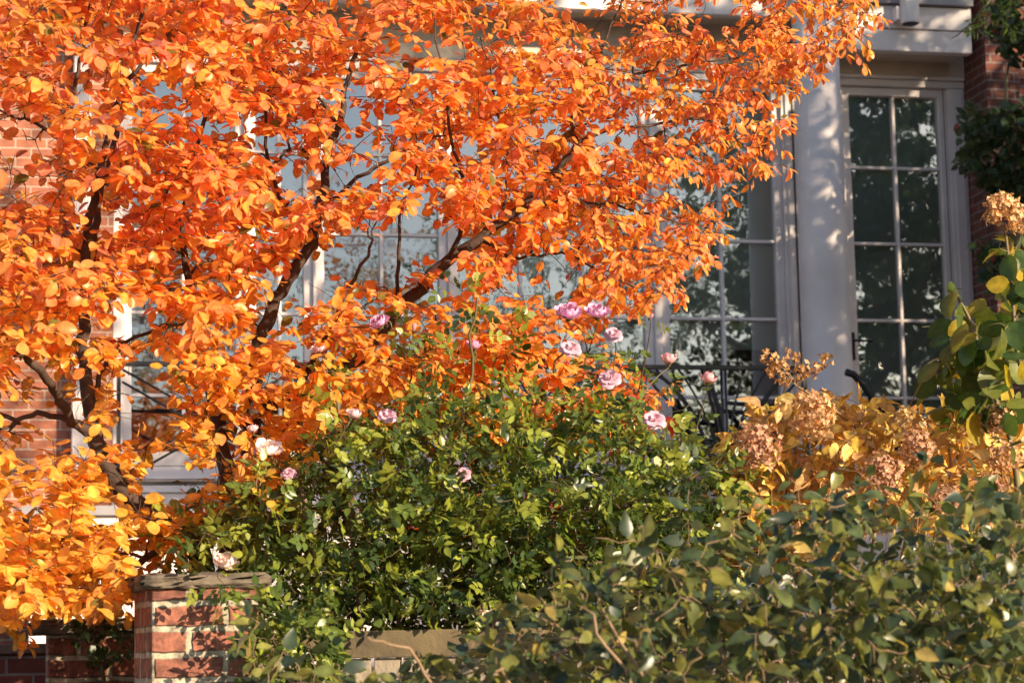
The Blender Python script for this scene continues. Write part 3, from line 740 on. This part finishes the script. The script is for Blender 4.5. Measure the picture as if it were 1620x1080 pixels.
sep = sepal_mesh()
pinks = [(.88,.62,.68),(.84,.52,.60),(.74,.36,.46),(.70,.42,.56)]
for (x, y, s, k), p in zip(flowers, FP):
    col = pinks[int(rng.integers(0, 2))] if k != 3 else pinks[3]
    if k == 2: col = pinks[2]
    if (x, y) in ((425,708),(358,886)): col = (.94,.78,.80)
    if (x, y) in ((750,546),): col = (.78,.30,.50)
    if (x, y) in ((900,492),(945,492),(600,508)): col = (.72,.38,.62)
    if (x, y) in ((1058,568),(1120,598)): col = (.86,.42,.48)
    if y > 890 and k == 2: col = (.30,.35,.12)
    me = bloom_mesh(k, col); o = bpy.data.objects.new('flower', me); COL.objects.link(o); o.parent = rose
    d = s/FPX*p.y*(1.0 if k != 2 else 1.5)
    o.matrix_parent_inverse = root_inv(rose)
    o.location = p; o.scale = (d, d, d)
    til = Vector((rng.normal(0,.25), -.75 if k in (0,) else (-.25 if k != 3 else -1.2), 1.0)) + Vector(sdir)*.2
    o.rotation_mode = 'QUATERNION'; o.rotation_quaternion = til.normalized().to_track_quat('Z', 'Y')
    e = bpy.data.objects.new('sepals', sep); COL.objects.link(e); e.parent = o

# ================================================================== hydrangeas
def floret_head(radx, radz, n, col, s=.011, squash=1.0):
    Ps, Ds, Ns, Ls, Ws, Cs = [], [], [], [], [], []
    for i in range(n):
        d = norm(rng.normal(0, 1, 3)); rr = rng.uniform(.5, 1.12)
        c = np.array([d[0]*radx, d[1]*radx, d[2]*radz])*rr
        nn = norm(d+rng.normal(0, .45, 3)); t = norm(np.cross(nn, rng.normal(0,1,3))); t2 = np.cross(nn, t)
        cc = np.array(col)*rng.uniform(.6, 1.3)
        for k in range(4):
            a = k*math.pi/2+rng.uniform(-.2,.2); dd = norm(t*math.cos(a)+t2*math.sin(a)+nn*.35)
            Ps.append(c); Ds.append(dd); Ns.append(nn); Ls.append(s*rng.uniform(.8,1.25)); Ws.append(s*.85); Cs.append(cc)
    return Ps, Ds, Ns, Ls, Ws, Cs
hyd = empty('autumn_hydrangea', (*P(1380, 1000, 8.3).xy, 1.2), 'hydrangea with golden brown autumn leaves and dried pinkish flower heads right of the roses', 'hydrangea')
ph = Plant()
for tx, ty in [(1200,720),(1240,640),(1300,660),(1380,690),(1440,680),(1500,650),(1570,670),(1610,700),(1240,590),(1330,640)]:
    Y = rng.uniform(7.9, 8.6); bx = 1380+(tx-1380)*.25
    ph.trunk(px_path([(bx,1230,8.3,.011),((bx+tx)/2,950,Y,.008),(tx,ty+120,Y,.006),(tx,ty,Y,.004)], 5), .006)
hb = [(1150,690),(1200,640),(1260,625),(1340,630),(1420,650),(1500,640),(1560,650),(1640,650),(1640,830),(1500,840),(1300,820),(1170,800)]
ph.grow([P(x, y, rng.uniform(7.7, 8.8)) for x, y in sample(hb, 520)+sample([(1080,790),(1180,770),(1330,800),(1330,900),(1120,920)], 70)], r0=.004)
reloc(ph.stems('stems', M_twig, hyd), hyd)
hl = shrub_leaves(ph, .062, .60, [(.80,.52,.11),(.76,.42,.09),(.60,.36,.16),(.86,.64,.20),(.72,.50,.24),(.42,.36,.09)], spacing=.045, last=.28, droop=.45, rnd=.8, opposite=True, var=.3)
reloc(leaf_obj('foliage', hyd, L_dry, *hl, shape='ovate', curl=.55, fold=.6), hyd)
print('hyd', len(hl[0]))
heads = [(1290,655,62,80,(.62,.33,.20)),(1200,705,70,72,(.48,.20,.16)),(1395,750,60,70,(.50,.22,.17)),(1450,705,56,66,(.46,.20,.15)),(1578,665,56,50,(.55,.26,.16)),(1590,722,56,50,(.52,.25,.15)),
         (1500,790,60,50,(.45,.2,.16)),(1330,790,50,44,(.5,.28,.15)),(1570,770,50,44,(.48,.2,.18)),(1430,660,34,34,(.5,.28,.14))]
def head_obj(x, y, w_, h_, col, Y, root, n=None):
    p = P(x, y, Y); k = Y/FPX; col = [c*.8*1.25+t_ for c, t_ in zip(col, (.10,.12,.05))]
    a = floret_head(w_/2*k, h_/2*k, n or int(w_*h_/15), col, s=.0105)
    o = leaf_obj('flower_head', root, L_dry, *a, shape='lance', curl=.2, fold=.3); o.matrix_parent_inverse = root_inv(root); o.location = p
    return o
for h in heads: head_obj(*h, 7.5, hyd)
# loose open head over the column foot
lo = [(1215,565),(1235,580),(1255,562),(1270,585),(1245,598),(1225,590),(1300,572),(1285,585)]
for x, y in lo: head_obj(x+rng.uniform(-3,3), y, 30, 26, (.50,.24,.12), 7.9, hyd, 22)
b = MB()
for x, y in lo: b.tube([P(1262,612,7.9), P((x+1262)/2, (y+600)/2, 7.9), P(x, y, 7.9)], .0016, 5)
b.tube([P(1262,612,7.9), P(1310,640,7.95), P(1370,690,8), P(1400,780,8.1)], .005, 6)
b.tube([P(1180,690,7.8), P(1235,640,7.8), P(1270,631,7.8), P(1310,640,7.85), P(1350,672,7.9)], .0035, 6)
b.tube([P(1435,650,7.8), P(1460,600,7.8), P(1490,575,7.8)], .0025, 6)
reloc(b.build('bare_stems', M_twig, hyd, smooth=True), hyd)

gh = empty('green_hydrangea', (*P(1600, 1000, 7.6).xy, 1.2), 'tall plant with broad green leaves and a tan flower head at the right edge', 'hydrangea')
pg = Plant()
pg.trunk(px_path([(1640,1230,7.6,.014),(1620,900,7.6,.012),(1600,700,7.6,.010),(1560,600,7.6,.008),(1540,520,7.6,.007),(1510,460,7.6,.004)], 6))
pg.trunk(px_path([(1650,900,7.6,.012),(1635,650,7.6,.010),(1610,560,7.6,.008),(1600,450,7.6,.007),(1590,360,7.6,.004)], 6))
gp_ = sample([(1490,460),(1530,450),(1560,500),(1620,470),(1640,650),(1500,650),(1470,600)], 55)+sample([(1580,380),(1640,350),(1640,560),(1590,560)], 16)
pg.grow([P(x, y, rng.uniform(7.4, 8.0)) for x, y in gp_], r0=.005)
reloc(pg.stems('stems', M_gstem, gh), gh)
gl = shrub_leaves(pg, .095, .74, [(.04,.085,.02),(.07,.12,.025),(.14,.16,.03),(.05,.09,.02),(.34,.26,.03),(.05,.09,.03)], spacing=.075, last=.2, droop=.55, rnd=.6, opposite=True, sunw=.2)
reloc(leaf_obj('foliage', gh, L_green, *gl, shape='round', curl=.3, fold=.3), gh)
for x, y, w_, h_ in [(1585,325,52,44),(1610,345,40,50),(1570,345,30,26)]: head_obj(x, y, w_, h_, (.62,.34,.2), 7.6, gh)

# ================================================================== ivy and evergreen at the right pier
def simple_plant(name, label, cat, base, trunks, polys, Y, size, aspect, cols, n, m=L_green, shape='ovate', seed_r=.005, stem=M_gstem, **kw):
    r_ = empty(name, base, label, cat); p_ = Plant()
    for t in trunks: p_.trunk(px_path(t, 5), .004)
    tg = []
    for poly, k in zip(polys, n): tg += [P(x, y, rng.uniform(*Y)) for x, y in sample(poly, k)]
    p_.grow(tg, r0=seed_r)
    reloc(p_.stems('stems', stem, r_), r_)
    reloc(leaf_obj('foliage', r_, m, *shrub_leaves(p_, size, aspect, cols, **kw), shape=shape), r_)
    return r_
iv = simple_plant('climbing_vine', 'dark green climbing vine with a few red leaves covering the shaded brick pier', 'vine', (*P(1610, 1000, 15.9).xy, 1.5),
    [[(1625,760,15.9,.03),(1615,500,15.9,.025),(1600,300,15.8,.02),(1590,180,15.8,.012),(1600,60,15.8,.01)]],
    [[(1540,190),(1600,165),(1660,160),(1660,310),(1570,310),(1530,270),(1510,260)], [(1570,-20),(1660,-40),(1660,110),(1590,90),(1560,60)], [(1500,180),(1545,170),(1540,270),(1505,265)],[(1545,370),(1600,380),(1580,470),(1550,440)]],
    (15.3, 16.0), .075, .75, [(.03,.055,.02),(.04,.07,.02),(.025,.045,.02),(.05,.08,.02),(.04,.06,.02),(.03,.05,.02),(.04,.06,.02),(.03,.05,.02),(.03,.06,.02),(.22,.03,.02)], (420, 150, 20, 60), spacing=.04, last=.5, droop=.3, rnd=.8)
sg = simple_plant('arching_shrub', 'feathery yellow green branch arching in at the top right corner', 'shrub', (*P(1700, 1000, 14.0).xy, 1.5),
    [[(1720,900,14,.03),(1700,300,14,.025),(1640,20,14,.015),(1590,-20,14,.01),(1540,35,13.9,.006),(1505,62,13.9,.003)]],
    [[(1520,50),(1560,-10),(1640,-30),(1640,60),(1570,60)]], (13.7, 14.2), .05, .35, [(.16,.22,.03),(.22,.27,.04),(.10,.15,.03)], (60,), spacing=.025, last=.5, droop=.5, shape='lance')
li = simple_plant('ivy_clump', 'dark green ivy draped over the low brick wall left of the gate pillar', 'ivy', (*P(160, 1000, 8.1).xy, 1.2),
    [[(170,1200,8.2,.01),(165,1060,8.1,.008),(150,1000,8.1,.006),(180,985,8,.004)]],
    [[(110,985),(215,970),(215,1060),(150,1060),(100,1010)]], (7.85, 8.15), .038, .8, [(.03,.06,.025),(.05,.09,.03),(.02,.045,.02)], (45,), spacing=.03, last=.2)

# ================================================================== honeysuckle hedge in the foreground
hg = empty('foreground_hedge', (*P(1200, 1000, 5.6).xy, .0), 'dense foreground hedge of grey green paired leaves on tan arching stems', 'hedge')
pe = Plant()
for k in range(34):
    bx = rng.uniform(520, 1660); Y = rng.uniform(5.2, 6.8)
    topy = np.interp(bx, [500,830,1000,1180,1300,1500,1700], [1050,915,880,840,800,775,760])
    tx = bx+rng.uniform(-140, 60); ty = topy+rng.uniform(0, 160)
    pe.trunk(px_path([(bx+160,1500,Y,.007),(bx+90,1230,Y,.005),(bx+rng.uniform(-60,60),(ty+1080)/2,Y+rng.uniform(-.2,.2),.0035),(tx-40,ty,Y+rng.uniform(-.3,.3),.002)], 6), .006)
hpoly = [(600,1075),(800,1000),(860,900),(900,885),(1000,865),(1100,850),(1190,830),(1300,795),(1400,785),(1500,775),(1660,765),(1660,1140),(380,1140)]
pe.grow([P(x, y, rng.uniform(5.2, 7.0)) for x, y in sample(hpoly, 800)+sample([(920,960),(1660,900),(1660,1160),(820,1160)], 420)], r0=.0024, sag=.18)
pe.grow([P(x, y, rng.uniform(5.3, 6.5)) for x, y in [(1090,775),(1170,790),(1240,735),(1310,745),(1375,760),(1480,705),(1530,745),(1600,700),(1650,720),(1010,835),(940,850),(1430,790),(1210,800),(880,880)]], r0=.0028, sag=.1)
extra = [(385,960),(370,1010),(400,1030),(450,1020),(430,1060),(480,1040),(530,1050),(410,985),(500,1060),(760,960),(820,960)]
pe.grow([P(x, y, rng.uniform(5.8, 6.6)) for x, y in extra], r0=.003, sag=.1)
reloc(pe.stems('stems', M_twig, hg), hg)
hl = shrub_leaves(pe, .056, .56, [(.055,.08,.033),(.10,.12,.038),(.035,.055,.035),(.19,.19,.045),(.06,.085,.034),(.12,.13,.04),(.042,.065,.036),(.36,.27,.08)], spacing=.05, last=.34, droop=.35, rnd=.65, opposite=True)
reloc(leaf_obj('foliage', hg, L_hedge, *hl, shape='ovate', curl=.25, fold=.45), hg)
print('hedge', len(hl[0]))

# ================================================================== street trees outside the frame: shade on the facade, reflections in the glass
def big_tree(name, label, loc, crown_r, zc, n, leaf, cols, squash=.9, gap=.5):
    root = empty(name, loc, label, 'tree'); p_ = Plant(); x, y, z = loc
    H = zc-z
    p_.trunk(smooth_path([(x,y,z,.2),(x+.05,y,z+H*.4,.17),(x-.05,y+.1,z+H*.8,.12),(x,y,z+H*1.2,.06),(x,y,zc+crown_r*.7,.02)], 4))
    for k in range(9):
        a = k*.7+rng.uniform(-.2,.2); r1 = crown_r*rng.uniform(.55,.85); zz_ = zc+crown_r*rng.uniform(-.5,.6)
        p_.trunk(smooth_path([(x,y,z+H*rng.uniform(.5,.9),.07),(x+math.cos(a)*r1*.5,y+math.sin(a)*r1*.5,(z+H*.7+zz_)/2,.05),(x+math.cos(a)*r1,y+math.sin(a)*r1,zz_,.02)], 4))
    tg = []
    while len(tg) < n:
        d = rng.uniform(-1, 1, 3)
        q = np.linalg.norm(d)
        if q > 1 or q < .25: continue
        h = math.sin(d[0]*6+1.3)*math.sin(d[1]*5+.4)*math.sin(d[2]*7)
        if h > gap: continue
        tg.append((x+d[0]*crown_r, y+d[1]*crown_r, zc+d[2]*crown_r*squash))
    p_.grow(tg, r0=.02, minr=.004)
    reloc(p_.stems('trunk', M_bark, root), root)
    ll = shrub_leaves(p_, leaf, .65, cols, spacing=leaf*.55, last=.9, droop=.3, rnd=.9)
    reloc(leaf_obj('foliage', root, L_green, *ll, shape='lance'), root)
    print(name, len(ll[0])); return root
GC = [(.035,.06,.02),(.05,.08,.025),(.03,.05,.02)]
big_tree('shade_tree', 'leafy green tree standing to the right of the house front', (10.0, 9.7, 0), 4.6, 8.3, 2700, .14, GC, gap=.95, squash=1.2)
big_tree('shade_tree', 'unseen young leafy green tree added beside the porch to darken window reflections', (5.3, 12.1, .9), 2.25, 5.0, 1000, .085, GC, gap=.8, squash=1.2)  # added out of frame so the middle windows reflect dark foliage
big_tree('shade_tree', 'unseen smaller leafy green tree added near the porch to widen shade and dark reflections', (7.3, 11.4, .9), 2.7, 5.6, 1100, .11, GC, gap=.85, squash=1.15)  # extra unseen crown, extends the shade and dark reflections leftwards
OC = [(.5,.25,.04),(.4,.16,.04),(.3,.22,.05)]
big_tree('street_tree', 'autumn street tree on the far side of the road, left of centre', (8.0, -16.5, 0), 5.0, 8.5, 420, .22, OC, gap=.25)
big_tree('street_tree', 'green street tree on the far side of the road, right of centre', (17.0, -18, 0), 5.2, 9.0, 420, .22, GC, gap=.3)
# rowhouse over the road
oh = empty('opposite_house', (8, -34, 0), 'plain brick rowhouse across the road', 'house')
MB().box(-20, 22, -4, 0, 0, 7.5).build('wall', M_brick, oh); MB().box(-20.2, 22.2, -4.2, .2, 7.505, 7.9).build('cornice', M_cream, oh)
for k in range(13):
    for z in (1.4, 4.6): MB().box(-18+3*k, -16.8+3*k, .002, .03, z, z+1.8).build('window', M_pipe, oh)
